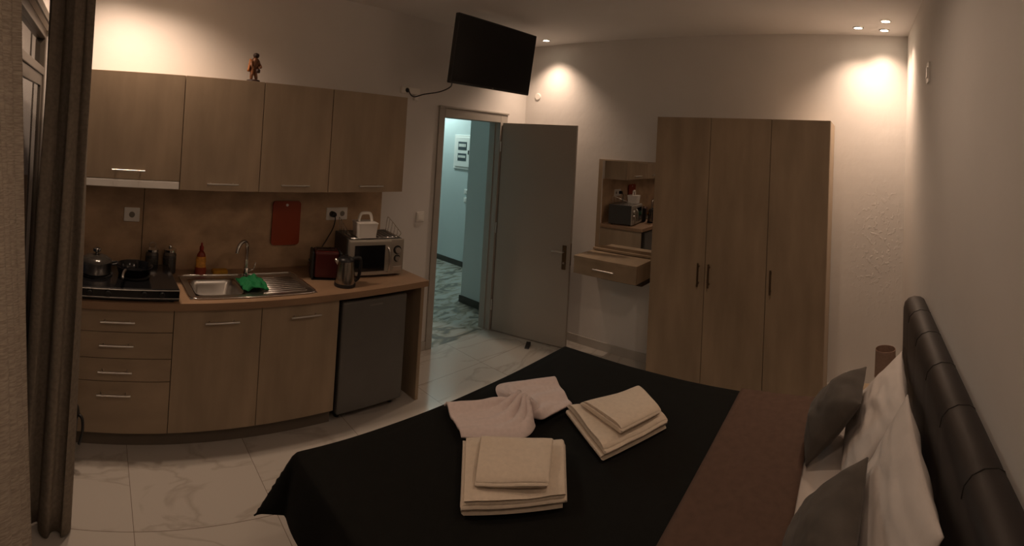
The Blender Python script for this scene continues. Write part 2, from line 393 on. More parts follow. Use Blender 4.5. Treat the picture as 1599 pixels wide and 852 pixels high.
# ------------------------------------------------------------------ door leaf, opened into the room
ang = math.atan2(2.466 - 3.232, 3.721 - 3.54)
dl = thing('door_leaf', 'plain grey door leaf standing open into the room beside the doorway', 'door', (3.545, 3.222, 0.0), ang)
L_ = 0.775
obj('panel', B(0, L_, -0.0, 0.04, 0.008, 2.035, 0.003), M_DOOR, dl)
hp = obj('handle_plate', B(L_ - 0.075, L_ - 0.035, -0.010, 0.0, 0.80, 1.02, 0.004), M_BRONZE, dl)
hp.location.z = -0.09
bm = nb(); tube(bm, smooth_path([(L_ - .055, -.01, .965), (L_ - .055, -.045, .965), (L_ - .075, -.055, .965), (L_ - .12, -.055, .968), (L_ - .165, -.05, .962)], 5), 0.008)
h_ = obj('handle', bm, M_STEEL, dl, smooth=True); h_.location.z = -0.09
bm = nb(); lathe(bm, [(0.009, -0.016), (0.009, -0.010)], (L_ - .055, 0, .86), 12, 'y'); obj('key_cylinder', bm, M_STEEL, dl).location.z = -.09
obj('latch_plate', B(L_, L_ + .002, .008, .032, .80, 1.0), M_BRONZE, dl).location.z = -.05
for z in (.25, 1.0, 1.8):
    bm = nb(); lathe(bm, [(.008, z - .05), (.008, z + .05)], (-.009, -.004, 0), 10); obj('hinge', bm, M_STEEL, dl)
# rubber wedge
bm = nb()
vs = [bm.verts.new(p) for p in ((0,0,0),(.10,0,0),(.10,.04,0),(0,.04,0),(0,0,.028),(0,.04,.028),(.09,0,.006),(.09,.04,.006))]
for q in ((0,1,2,3),(4,6,7,5),(0,4,5,3),(1,2,7,6),(0,1,6,4),(3,5,7,2)): bm.faces.new([vs[i] for i in q])
ws = obj('door_stop', bm, M_BLACK, loc=(3.555, 2.78, 0.0)); ws.rotation_euler = (0, 0, PI + ang + PI/2 + .25)
tag(ws, 'small black rubber wedge on the tiles at the foot of the open grey door', 'door stop')

# ------------------------------------------------------------------ kitchen
YF = 2.655      # plane of the base fronts
CT = 0.84       # worktop height
def bar_handle(parent, x, z, y, L=0.2, vertical=False, m=None):
    bm = nb(); m = m or M_STEEL
    h = L / 2
    if vertical:
        box(bm, x - .006, x + .006, y - .032, y - .022, z - h, z + h, 0.003)
        for s in (-1, 1): box(bm, x - .005, x + .005, y - .022, y, z + s * h * .75 - .005, z + s * h * .75 + .005)
    else:
        tube(bm, [(x - h, y - .03, z), (x + h, y - .03, z)], 0.006)
        for s in (-1, 1): tube(bm, [(x + s * h * .72, y - .03, z), (x + s * h * .72, y, z)], 0.0045)
    return obj('handle', bm, m, parent, smooth=True, sharp=40)
def base_cab(x0, x1, label):
    t = thing('base_cabinet', label, 'cabinet', ((x0 + x1) / 2, YF, 0))
    c = (x0 + x1) / 2; hw = (x1 - x0) / 2
    bm = nb(); yb_ = YK - YF - .001
    box(bm, -hw, -hw + .016, 0.02, yb_, 0.09, 0.798); box(bm, hw - .016, hw, 0.02, yb_, 0.09, 0.798)
    box(bm, -hw + .016, hw - .016, 0.02, yb_, 0.09, 0.106); box(bm, -hw + .016, hw - .016, yb_ - .012, yb_, 0.106, 0.798)
    bmesh.ops.remove_doubles(bm, verts=bm.verts[:], dist=1e-5); obj('body', bm, M_GAP, t)
    obj('toe_kick', B(-hw, hw, 0.045, 0.06, 0.0, 0.089), M_PLINTH, t)
    return t, hw
t, hw = base_cab(-0.16, 0.483, 'drawer base cabinet in light wood at the left end of the kitchen row')
zs = [0.092, 0.388, 0.517, 0.665, 0.796]
for i in range(4):
    d = obj('drawer', B(-hw + .002, hw - .002, 0, 0.018, zs[i] + .002, zs[i+1] - .002, 0.0015), M_WOODH, t)
    bar_handle(d, 0.005, zs[i+1] - 0.065 , 0.0, 0.19)
for x0, x1, hx, lb in ((0.483, 1.004, 0.016, 'base cabinet with a single wood door below the steel sink bowl, beside the drawers'),
                   (1.004, 1.520, 0.02, 'base cabinet with a single wood door directly left of the small fridge')):
    t, hw = base_cab(x0, x1, lb)
    d = obj('door', B(-hw + .002, hw - .002, 0, 0.018, 0.094, 0.794, 0.0015), M_WOOD, t)
    bar_handle(d, hx, 0.725, 0.0, 0.2)
# end panel
tag(obj('end_panel', B(2.172, 2.20, YF + .0, YK - .001, 0.0, 0.798, 0.001), M_WOOD), 'upright wood side panel carrying the right end of the worktop', 'panel')
# fridge
fg = thing('mini_fridge', 'low grey under-counter fridge at the right end of the kitchen row', 'fridge', (1.803, 2.64, 0))
obj('body', B(-.245, .245, .075, .58, .03, .755, .006), M_BLACK, fg)
obj('door', B(-.253, .253, 0.02, .07, .05, .765, .012, 3), M_FRIDGE, fg)
obj('door_gasket', B(-.245, .245, .070, .075, .05, .75), M_BLACK, fg)
bm = nb(); box(bm, -.05, .05, .0185, .0201, .722, .734); obj('badge', bm, mat('badge_grey', (.25, .24, .22), .4, .6, var=0), fg)
for sx in (-1, 1):
    for yy in (.10, .52):
        bm = nb(); lathe(bm, [(.018, 0), (.018, .03)], (sx * .21, yy, 0), 12); obj('foot', bm, M_BLACK, fg)
# worktop with sink cut-out
SX0, SX1, SY0, SY1 = 0.62, 0.93, 2.74, 3.03
bm = nb(); wx0, wx1, wy0, wy1 = -.165, 2.215, 2.628, YK - .001
box(bm, wx0, SX0, wy0, wy1, .80, CT); box(bm, SX1, wx1, wy0, wy1, .80, CT)
box(bm, SX0, SX1, wy0, SY0, .80, CT); box(bm, SX0, SX1, SY1, wy1, .80, CT)
bmesh.ops.remove_doubles(bm, verts=bm.verts[:], dist=1e-5)
tag(obj('worktop', bm, M_COUNTER), 'long light-brown laminate kitchen worktop spanning cabinets and fridge', 'worktop')
# splashback
spl = obj('splashback', B(XL + .001, 2.188, YK - .008, YK - .0005, CT + .0005, 1.431, 0.001), M_SPLASH)
obj('joint_strip', B(.335, .340, YK - .0095, YK - .008, CT + .001, 1.430), M_GAP, spl)
tag(spl, 'wood-look laminate splashback on the wall between worktop and wall cabinets', 'splashback')
# wall cabinets
UT = 2.133; UY = 2.918
def wall_cab(x0, x1, zb, hx, hz, label):
    t = thing('wall_cabinet', label, 'cabinet', ((x0 + x1) / 2, UY, zb)); hw = (x1 - x0) / 2; H = UT - zb
    obj('body', B(-hw, hw, 0.02, YK - UY - .001, 0, H), M_WOOD, t)
    d = obj('door', B(-hw + .0025, hw - .0025, 0, .018, 0.0, H, 0.0015), M_WOOD, t)
    bar_handle(d, hx - (x0 + x1) / 2, hz - zb, 0, 0.2)
wall_cab(-.14, .516, 1.484, .197, 1.54, 'leftmost wood wall cabinet, shorter, with the white hood strip under it')
wall_cab(.516, 1.029, 1.432, .782, 1.478, 'second wood wall cabinet from the left, figurine standing on its right end')
wall_cab(1.029, 1.524, 1.432, 1.27, 1.479, 'third wood wall cabinet from the left, above the red cutting board')
wall_cab(1.524, 2.147, 1.432, 1.853, 1.478, 'rightmost wood wall cabinet, above the microwave')
hd = thing('range_hood', 'slim white extractor hood strip under the leftmost wall cabinet', 'range hood', (.188, UY, 1.434))
obj('body', B(-.325, .325, .0, .32, 0, .048, .004), M_WHITEP, hd)
obj('grille', B(-.28, .28, .05, .28, -.004, 0.0), M_STEEL, hd)
obj('button', B(-.31, -.26, -.004, 0.0, .015, .03, .001), M_BLACK, hd)

# sockets
def socket(x, z, n, label, plug=False):
    w_ = .105 if n == 1 else .09 * n
    t = thing('power_socket', label, 'socket', (x, YK - .008, z))
    obj('plate', B(-w_/2, w_/2, -.010, 0, -.047, .047, .003), M_WHITEP, t)
    for i in range(n):
        cx = (i - (n - 1) / 2) * .088
        bm = nb(); lathe(bm, [(.030, -.0115), (.026, -.010), (.022, -.0101)], (cx, 0, 0), 24, 'y'); 
        o = obj('outlet_ring', bm, M_WHITEP, t)
        bm = nb(); lathe(bm, [(.020, -.0125), (.020, -.0115)], (cx, 0, 0), 20, 'y')
        obj('outlet_well', bm, mat('outlet_dark', (.25, .22, .18), .6, var=0), o)
    return t
socket(.260, 1.208, 1, 'single white power socket on the splashback above the hotplate')
socket(1.781, 1.225, 2, 'double white power socket on the splashback with a black plug in it')
pg = thing('plug_cable', 'black plug and cable hanging from the double socket to the toaster', 'cable', (1.735, 3.235, 1.225))
bm = nb(); lathe(bm, [(.019, -.045), (.022, -.03), (.022, 0)], (0, 0, 0), 16, 'y'); obj('plug', bm, M_BLACK, pg, smooth=True, sharp=40)
bm = nb(); tube(bm, smooth_path([(0, -.04, 0), (.0, -.06, -.03), (-.01, -.05, -.10), (-.05, -.04, -.18), (-.10, -.05, -.26), (-.11, -.09, -.36)], 6), .004, 8); obj('cord', bm, M_BLACK, pg, smooth=True)
# cutting board
bm = nb(); box(bm, 1.253, 1.470, 3.222, 3.234, 1.008, 1.325)
vert = [e for e in bm.edges if abs((e.verts[0].co - e.verts[1].co).y) > .005]
bmesh.ops.bevel(bm, geom=vert, offset=.025, segments=5, profile=.5, affect='EDGES')
cb = thing('cutting_board', 'red plastic cutting board hung flat on the splashback', 'cutting board', (0, 0, 0))
obj('board', bm, M_RED, cb)
bm = nb(); lathe(bm, [(.010, 3.2205), (.010, 3.2455)], (1.361, 0, 1.297), 14, 'y'); obj('hook', bm, M_STEEL, cb)

# sink
sk = thing('kitchen_sink', 'inset stainless steel sink with one bowl and ribbed drainer', 'sink', (0, 0, 0))
bm = nb()
ox0, ox1, oy0, oy1 = .575, 1.375, 2.685, 3.11; zt = CT + .004
# rim pieces around the bowl
CS = CT + .0006
box(bm, ox0, SX0, oy0, oy1, CS, zt); box(bm, SX0, SX1, oy0, SY0, CS, zt); box(bm, SX0, SX1, SY1, oy1, CS, zt); box(bm, SX1, ox1, oy0, oy1, CS, zt)
bmesh.ops.remove_doubles(bm, verts=bm.verts[:], dist=1e-5)
obj('rim', bm, M_STEEL, sk)
# raised outer lip
bm = nb(); rr = .05; pts = []
for cx, cy, a0 in ((ox1 - rr, oy1 - rr, 0), (ox0 + rr, oy1 - rr, PI/2), (ox0 + rr, oy0 + rr, PI), (ox1 - rr, oy0 + rr, 1.5*PI)):
    for k in range(6): a = a0 + k * PI / 10; pts.append((cx + rr * math.cos(a), cy + rr * math.sin(a), zt + .0025))
tube(bm, pts, .005, 8, closed=True); obj('lip', bm, M_CHROME, sk, smooth=True)
# bowl
def rrect(x0, x1, y0, y1, r, n=6):
    p = []
    for cx, cy, a0 in ((x1 - r, y1 - r, 0), (x0 + r, y1 - r, PI/2), (x0 + r, y0 + r, PI), (x1 - r, y0 + r, 1.5*PI)):
        for k in range(n + 1): a = a0 + k * PI / (2*n); p.append((cx + r*math.cos(a), cy + r*math.sin(a)))
    return p
bm = nb(); rings = []
for ins, z, r in ((.002, zt + .0, .05), (.006, zt - .002, .05), (.014, zt - .03, .05), (.022, zt - .13, .05), (.05, zt - .150, .04), (.12, zt - .152, .02)):
    rings.append([bm.verts.new((x, y, z)) for x, y in rrect(SX0 + .002 + ins, SX1 - .002 - ins, SY0 + .002 + ins, SY1 - .002 - ins, r)])
n_ = len(rings[0])
for a, b in zip(rings, rings[1:]):
    for i in range(n_): bm.faces.new((a[i], a[(i+1) % n_], b[(i+1) % n_], b[i]))
bm.faces.new(rings[-1])
obj('bowl', bm, M_STEEL, sk, smooth=True, sharp=50)
bm = nb(); lathe(bm, [(.03, zt - .151), (.03, zt - .148), (.012, zt - .149)], ((SX0+SX1)/2, (SY0+SY1)/2, 0), 20); obj('drain', bm, M_CHROME, sk)
bm = nb()
for i in range(9):
    y = 2.745 + i * .034; tube(bm, [(1.03 + .01, y, zt), (1.33, y, zt)], .004, 6)
obj('drainer_ribs', bm, M_STEEL, sk, smooth=True)
# tap
tp = thing('kitchen_tap', 'tall chrome gooseneck tap behind the sink', 'tap', (1.02, 3.05, zt + .0005))
bm = nb(); lathe(bm, [(.028, 0), (.028, .008), (.022, .012), (.02, .06), (.016, .065)], n=20); obj('base', bm, M_CHROME, tp, smooth=True, sharp=40)
bm = nb(); tube(bm, smooth_path([(0, 0, .06), (0, 0, .19), (-.006, -.005, .225), (-.03, -.02, .245), (-.06, -.04, .235), (-.08, -.05, .205), (-.088, -.055, .175)], 6), .0125, 12); obj('spout', bm, M_CHROME, tp, smooth=True)
bm = nb(); tube(bm, [(.018, 0, .04), (.05, -.005, .055)], .007, 8); tube(bm, [(.05, -.005, .05), (.062, -.008, .10)], .005, 8); obj('lever', bm, M_CHROME, tp, smooth=True)
# green cloth lying over the bowl edge
P = []
for i in range(15):
    row = []
    for j in range(15):
        u = i / 14 - .5; v = j / 14 - .5
        x = 1.0 + u * .155; y = 2.86 + v * .19
        h = .05 * math.exp(-(u*u*4 + v*v*5)) * (1 + .35 * math.sin(u * 17 + v * 5)) + .008 * math.sin(v * 23 + u * 9)
        row.append(Vector((x + .006 * math.sin(v * 20), y + .006 * math.sin(u * 22), zt + .013 + max(0, h))))
    P.append(row)
tag(obj('dish_cloth', sheet(P, .006), M_GREEN, smooth=True), 'crumpled green cloth beside the chrome tap', 'cloth')
# sponge
tag(obj('sponge', B(.815, .92, 3.125, 3.18, CT, CT + .03, .008), M_YELLOW), 'yellow rectangular sponge behind the sink bowl', 'sponge')
# dish soap
ds = thing('soap_bottle', 'red and yellow dish soap bottle left of the sponge behind the sink', 'bottle', (.728, 3.13, CT))
bm = nb(); lathe(bm, [(.036, 0), (.040, .01), (.038, .05), (.030, .075), (.033, .11), (.028, .14), (.012, .165)], n=20)
for v in bm.verts: v.co.y *= .65
obj('bottle_body', bm, mat('soap_red', (.25, .03, .01), .3, var=.1), ds, smooth=True)
bm = nb(); lathe(bm, [(.0365, .055), (.0325, .078), (.0352, .10), (.0325, .125)], n=20, cap=False)
for v in bm.verts: v.co.y *= .65
obj('label_band', bm, mat('soap_label', (.60, .27, .04), .5, var=.35, scale=40), ds, smooth=True)
bm = nb(); lathe(bm, [(.013, .165), (.015, .168), (.014, .19), (.007, .20), (.007, .215)], n=14); obj('cap', bm, mat('soap_cap', (.30, .02, .01), .4, var=0), ds, smooth=True, sharp=40)
# jars
def jar(x, y, label, wire):
    t = thing('storage_jar', label, 'jar', (x, y, CT))
    bm = nb(); lathe(bm, [(.040, 0), (.044, .006), (.044, .125), (.036, .14)], n=24); obj('glass', bm, M_GLASS, t, smooth=True, sharp=60)
    bm = nb(); lathe(bm, [(.034, .006), (.039, .012), (.039, .10)], n=20); obj('contents', bm, M_SPICE, t, smooth=True, sharp=60)
    bm = nb(); lathe(bm, [(.038, .1405), (.043, .143), (.043, .158), (.03, .164)], n=24); obj('lid', bm, M_CHROME, t, smooth=True, sharp=50)
    bm = nb()
    if wire:
        tube(bm, [(.022 * math.cos(a), 0, .178 + .022 * math.sin(a)) for a in [k * PI / 8 for k in range(16)]], .0022, 6, closed=True)
    else:
        lathe(bm, [(.008, .164), (.013, .172), (.010, .184)], n=14)
    obj('lid_knob', bm, M_CHROME, t, smooth=True)
jar(.405, 3.18, 'glass jar with a wire ring lid behind the hotplate, left of the two', True)
jar(.525, 3.18, 'glass jar with a knob lid behind the hotplate, right of the two', False)

# hotplate
hb = thing('hotplate', 'black two-ring tabletop electric hotplate on the left of the worktop', 'hotplate', (.205, 2.87, CT))
obj('body', B(-.30, .30, -.235, .235, .012, .078, .008), M_BLACKG, hb)
bm = nb()
for z, yy in ((.070, -.237), (.026, -.237)): box(bm, -.298, .299, yy, yy + .006, z - .002, z + .002, .001)
obj('chrome_trim', bm, M_STEEL, hb)
for x in (-.20, -.10, .10, .20):
    bm = nb(); lathe(bm, [(.014, -.252), (.016, -.235)], (x, 0, .048), 16, 'y'); obj('knob', bm, M_BLACK, hb)
for x in (-.165, .06):
    bm = nb(); lathe(bm, [(.095, .078), (.095, .086), (.085, .090), (.02, .090)], (x, 0, 0), 32); obj('heating_plate', bm, mat('cast_iron', (.02, .02, .02), .6, var=.1), hb, smooth=True, sharp=40)
for sx in (-.26, .26):
    for sy in (-.2, .2):
        bm = nb(); lathe(bm, [(.015, 0), (.015, .012)], (sx, sy, 0), 10); obj('foot', bm, M_BLACK, hb)
ZP = CT + .0905
pt = thing('cooking_pot', 'stainless steel saucepot with glass knob lid on the left hotplate ring', 'pot', (.035, 2.86, ZP))
bm = nb(); lathe(bm, [(.082, 0), (.09, .006), (.092, .066), (.094, .069), (.094, .072), (.090, .072)], n=36); obj('pot_body', bm, M_STEEL, pt, smooth=True, sharp=45)
bm = nb(); lathe(bm, [(.093, .073), (.088, .082), (.06, .098), (.02, .106), (.005, .107)], n=36); ld = obj('lid', bm, mat('lid_dark', (.05, .045, .04), .15, .3, var=0), pt, smooth=True, sharp=45)
bm = nb(); lathe(bm, [(.008, .107), (.010, .118), (.024, .126), (.024, .142), (.012, .150)], n=18); obj('lid_knob', bm, M_CHROME, ld, smooth=True, sharp=45)
for s in (-1, 1):
    bm = nb(); tube(bm, smooth_path([(s*.090, -.025, .055), (s*.12, -.02, .06), (s*.125, 0, .062), (s*.12, .02, .06), (s*.090, .025, .055)], 4), .006, 8); obj('pot_handle', bm, M_BLACK, pt, smooth=True)
pn = thing('frying_pan', 'black deep frying pan on the right hotplate ring', 'pan', (.262, 2.86, ZP))
bm = nb(); lathe(bm, [(.088, 0), (.095, .006), (.108, .050), (.111, .052), (.108, .053), (.104, .050), (.091, .008), (.02, .006)], n=36); obj('pan_body', bm, M_BLACKG, pn, smooth=True, sharp=50)
bm = nb(); tube(bm, smooth_path([(-.055, -.09, .045), (-.065, -.12, .052), (-.075, -.17, .05), (-.08, -.21, .04)], 5), .008, 10); obj('handle', bm, M_STEEL, pn, smooth=True)

# microwave
MA = math.radians(-10)
mw = thing('microwave', 'silver-fronted microwave oven on the right end of the worktop', 'microwave', (1.905, 2.86, CT), MA)
MWH = .262
obj('body', B(-.20, .215, .02, .33, .012, MWH, .004), mat('microwave_case', (.06, .06, .058), .4, var=.03), mw)
obj('front', B(-.205, .22, .0, .02, .012, MWH, .005), mat('microwave_silver', (.42, .39, .34), .35, .4, var=.03), mw)
d = obj('door', B(-.202, .115, -.014, 0, .016, MWH - .004, .006), mat('microwave_silver', (0, 0, 0)), mw)
obj('door_glass', B(-.165, .065, -.016, -.014, .045, MWH - .035, .0005), M_BLACKG, d)
bm = nb(); tube(bm, smooth_path([(.088, -.014, .04), (.092, -.034, .06), (.094, -.038, .125), (.092, -.034, .19), (.088, -.014, .21)], 5), .007, 8); obj('door_handle', bm, M_STEEL, d, smooth=True)
for z, r in ((.185, .021), (.125, .017)):
    bm = nb(); lathe(bm, [(r, -.020), (r * 1.05, -.004), (r * 1.1, 0)], (.168, 0, z), 20, 'y'); o = obj('dial', bm, M_STEEL, mw, smooth=True, sharp=40)
    bm = nb(); lathe(bm, [(r * 1.5, -.001), (r * 1.5, 0)], (.168, 0, z), 20, 'y'); obj('dial_scale', bm, M_BLACK, o)
obj('open_button', B(.135, .205, -.006, 0, .035, .07, .003), M_STEEL, mw)
for sx in (-.17, .18):
    for sy in (.05, .29):
        bm = nb(); lathe(bm, [(.012, 0), (.012, .012)], (sx, sy, 0), 10); obj('foot', bm, M_BLACK, mw)
# wire rack on the microwave
ZM = CT + MWH
rk = thing('wire_rack', 'thin wire drying rack lying on top of the microwave', 'rack', (1.905, 2.86, ZM), MA)
bm = nb()
tube(bm, [(-.18, .03, .006), (.195, .03, .006), (.195, .30, .006), (-.18, .30, .006)], .003, 6, closed=True)
for i in range(11): x = -.15 + i * .033; tube(bm, [(x, .03, .006), (x, .30, .006)], .002, 6)
obj('rack_base', bm, M_CHROME, rk, smooth=True)
for x, s in ((-.18, -1), (.195, 1)):
    bm = nb(); tube(bm, smooth_path([(x, .05, .006), (x + s * .010, .035, .030), (x + s * .012, .06, .045), (x + s * .012, .25, .105), (x + s * .010, .285, .095), (x, .28, .006)], 4), .0026, 6)
    for k in range(4): tube(bm, [(x, .08 + k * .055, .006), (x + s * .012, .09 + k * .05, .054 + k * .0155)], .0018, 6)
    obj('rack_side', bm, M_CHROME, rk, smooth=True)
# white caddy
cd = thing('cutlery_caddy', 'white square caddy with an arched handle standing on the microwave rack', 'caddy', (1.855, 2.945, ZM + .0095), MA)
bm = nb(); W2 = .062
box(bm, -W2, W2, -W2, W2, 0, .006)
for x0, x1, y0, y1 in ((-W2, W2, -W2, -W2 + .005), (-W2, W2, W2 - .005, W2), (-W2, -W2 + .005, -W2 + .005, W2 - .005), (W2 - .005, W2, -W2 + .005, W2 - .005), (-.0025, .0025, -W2 + .005, W2 - .005), (-W2 + .005, -.0025, -.0025, .0025), (.0025, W2 - .005, -.0025, .0025)):
    box(bm, x0, x1, y0, y1, .006, .098)
for v in bm.verts:
    k = 1 + .14 * (v.co.z / .098); v.co.x *= k; v.co.y *= k
obj('compartments', bm, M_WHITEP, cd)
bm = nb(); r_ = .0735
box(bm, -r_, r_, -r_, r_, .0985, .108, .002); obj('top_cover', bm, M_WHITEP, cd)
bm = nb()
pth = smooth_path([(-.050, 0, .108), (-.046, 0, .135), (-.036, 0, .160), (-.020, 0, .168), (.020, 0, .168), (.036, 0, .160), (.046, 0, .135), (.050, 0, .108)], 4)
tube(bm, pth, .011, 10); obj('arch_handle', bm, M_WHITEP, cd, smooth=True)
# kettle
kt = thing('electric_kettle', 'stainless steel electric kettle with black handle in front of the microwave', 'kettle', (1.612, 2.765, CT), math.radians(-25))
bm = nb(); lathe(bm, [(.070, 0), (.072, .006), (.070, .020)], n=32); obj('power_base', bm, M_BLACK, kt, smooth=True, sharp=40)
bm = nb(); lathe(bm, [(.066, .022), (.066, .03), (.062, .10), (.054, .165)], n=32); obj('kettle_body', bm, mat('kettle_steel', (.40, .37, .33), .22, 1.0, var=0), kt, smooth=True, sharp=50)
bm = nb(); lathe(bm, [(.055, .165), (.053, .178), (.035, .190), (.012, .193), (.012, .203)], n=28); obj('lid', bm, M_BLACK, kt, smooth=True, sharp=50)
bm = nb(); tube(bm, smooth_path([(.045, 0, .180), (.085, 0, .185), (.098, 0, .165), (.095, 0, .10), (.085, 0, .05), (.064, 0, .035)], 5), .011, 10); obj('handle', bm, M_BLACK, kt, smooth=True)
bm = nb(); tube(bm, [(-.045, 0, .145), (-.072, 0, .172)], [.018, .010], 10); obj('spout', bm, M_STEEL, kt, smooth=True)
# toaster
ts = thing('toaster', 'dark red toaster with black ends standing behind the kettle', 'toaster', (1.565, 2.965, CT), math.radians(-20))
obj('shell', B(-.085, .085, -.075, .075, .012, .195, .02, 4), M_TOAST, ts)
obj('end_cap', B(-.105, -.086, -.078, .078, .008, .19, .01, 3), M_BLACK, ts)
obj('end_cap', B(.086, .105, -.078, .078, .008, .19, .01, 3), M_BLACK, ts)
obj('slot', B(-.065, .065, -.045, -.015, .1952, .198), M_BLACKG, ts); obj('slot', B(-.065, .065, .015, .045, .1952, .198), M_BLACKG, ts)
obj('lever', B(-.12, -.106, -.012, .012, .11, .122, .003), M_BLACK, ts)
obj('base_plate', B(-.10, .10, -.07, .07, 0, .0075), M_BLACK, ts)

# figurine on the wall cabinet
fgz = UT
fn = thing('figurine', 'small brown and orange carved figurine standing on top of the wall cabinets', 'figurine', (.985, 3.04, fgz), math.radians(20))
bm = nb(); lathe(bm, [(.045, 0), (.047, .005), (.043, .018), (.03, .022)], n=18); obj('pedestal', bm, mat('fig_dark', (.03, .012, .008), .5, var=.2), fn, smooth=True, sharp=40)
def skin_obj(name, pts, edges, rads, m, parent, lvl=2):
    me = bpy.data.meshes.new(name); me.from_pydata(pts, edges, []); me.update()
    o = bpy.data.objects.new(name, me); COL.objects.link(o); o.parent = parent
    sm = o.modifiers.new('skin', 'SKIN'); sv = me.skin_vertices[0].data
    for i, r in enumerate(rads): sv[i].radius = (r, r)
    sv[0].use_root = True
    sb = o.modifiers.new('subd', 'SUBSURF'); sb.levels = lvl; sb.render_levels = lvl
    me.materials.append(m); return o
skin_obj('body', [(0,0,.085),(0,.004,.115),(.008,-.004,.145),(.012,-.008,.168),  (-.018,0,.05),(-.02,-.002,.02),(.018,0,.05),(.022,-.004,.02),  (-.03,-.005,.135),(-.036,-.02,.105),(-.02,-.035,.09),  (.036,-.005,.13),(.04,-.025,.105),(.02,-.04,.10)],
    [(0,1),(1,2),(2,3),(0,4),(4,5),(0,6),(6,7),(2,8),(8,9),(9,10),(2,11),(11,12),(12,13)],
    [.020,.024,.024,.017,.013,.010,.013,.010,.011,.009,.007,.011,.009,.007], mat('fig_brown', (.16, .06, .02), .45, var=.6, scale=45), fn)
bm = nb(); lathe(bm, [(.003, .163), (.016, .167), (.021, .180), (.018, .192), (.005, .198)], (.012, -.002, 0), 16); obj('hair', bm, mat('fig_dark', (0, 0, 0)), fn, smooth=True)
P = [[Vector((math.sin(a) * lerp(.028, .042, k / 5), math.cos(a) * lerp(.024, .036, k / 5) + .002, lerp(.155, .075, k / 5))) for a in [-1.7 + j * .34 for j in range(11)]] for k in range(6)]
obj('cloak', sheet(P, .004), mat('fig_orange', (.45, .16, .04), .5, var=.4, scale=40), fn, smooth=True)
bm = nb(); lathe(bm, [(.008, .062), (.014, .066), (.015, .082), (.009, .090)], (.0, -.045, 0), 14); obj('held_jug', bm, mat('fig_dark', (0, 0, 0)), fn, smooth=True)

# waste bin
wb = thing('waste_bin', 'dark waste bin with black rim half hidden between curtain and drawers', 'bin', (-.105, 2.53, 0))
bm = nb(); lathe(bm, [(.065, 0), (.070, .005), (.088, .27), (.085, .27)], n=28); obj('bin_body', bm, mat('bin_grey', (.10, .11, .115), .4, var=.05), wb, smooth=True, sharp=50)
bm = nb(); lathe(bm, [(.091, .27), (.094, .278), (.088, .30), (.055, .325), (.015, .332)], n=28); obj('lid', bm, M_BLACK, wb, smooth=True, sharp=50)
bm = nb(); tube(bm, smooth_path([(.089, -.03, .285), (.108, -.04, .27), (.112, -.04, .20), (.098, -.03, .13)], 4), .008, 8); obj('bail_handle', bm, M_BLACK, wb, smooth=True)

# ------------------------------------------------------------------ television
tv = thing('television', 'large black flat television on a wall arm above the doorway', 'television', (2.83, 2.692, 2.525)); tv.rotation_euler = (math.radians(6.5), 0, math.radians(-1))
obj('casing', B(-.452, .452, -.012, .03, -.262, .262, .006), M_BLACK, tv)
obj('screen', B(-.440, .440, -.0145, -.0122, -.245, .252, .0005), M_SCREEN, tv)
obj('rear_housing', B(-.22, .22, .031, .07, -.16, .12, .01), M_BLACK, tv)
bm = nb(); box(bm, -.01, .01, -.0137, -.0122, -.256, -.250); obj('logo_mark', bm, mat('badge_grey', (0,0,0)), tv)
ta = thing('wall_bracket', 'black swing arm bracket holding the television off the wall', 'bracket', (3.10, YK, 2.50))
obj('wall_plate', B(-.06, .06, -.02, 0, -.14, .14, .003), M_BLACK, ta)
bm = nb(); box(bm, -.02, .02, -.26, -.02, -.03, .03, .004); obj('arm', bm, M_BLACK, ta)
bm = nb(); tube(bm, [(0, -.25, 0), (-.20, -.465, 0)], .020, 8); obj('arm', bm, M_BLACK, ta)
# trunking socket and cable
sb_ = thing('cable_box', 'white surface socket box on the wall left of the television', 'socket', (2.40, YK, 2.225))
obj('box', B(-.095, .095, -.03, 0, -.027, .027, .004), M_WHITEP, sb_)
obj('small_box', B(.045, .085, -.025, 0, -.075, -.029, .003), M_WHITEP, sb_)
bm = nb(); lathe(bm, [(.018, -.034), (.02, -.0302)], (-.04, 0, 0), 16, 'y'); obj('outlet_well', bm, M_BLACK, sb_)
bm = nb(); tube(bm, smooth_path([(2.36, YK - .045, 2.225), (2.37, YK - .07, 2.185), (2.42, YK - .06, 2.175), (2.48, YK - .10, 2.20), (2.52, YK - .25, 2.22), (2.50, YK - .40, 2.25), (2.44, 2.765, 2.28), (2.50, 2.80, 2.36)], 8), .005, 8)
tag(obj('television_cable', bm, M_BLACK, smooth=True), 'thin black cable sagging from the wall box to the television', 'cable')

# round cover plates
bm = nb(); lathe(bm, [(.036, 0), (.036, .006), (.030, .009)], (0, 0, 0), 24, 'x')
for v in bm.verts: v.co.x *= -1
o = obj('cover_plate', bm, M_WHITEP, loc=(XW, 3.10, 2.331)); tag(o, 'small round white cover plate high on the wall right of the television', 'cover plate')
wc = thing('wall_socket', 'slim white plate high on the right wall above the headboard end', 'wall plate', (2.62, YH, 2.325), PI)
obj('plate', B(-.04, .04, -.01, 0, -.055, .055, .002), M_WHITEP, wc); obj('insert', B(-.02, .02, -.016, -.01, -.03, .03, .002), M_WHITEP, wc)

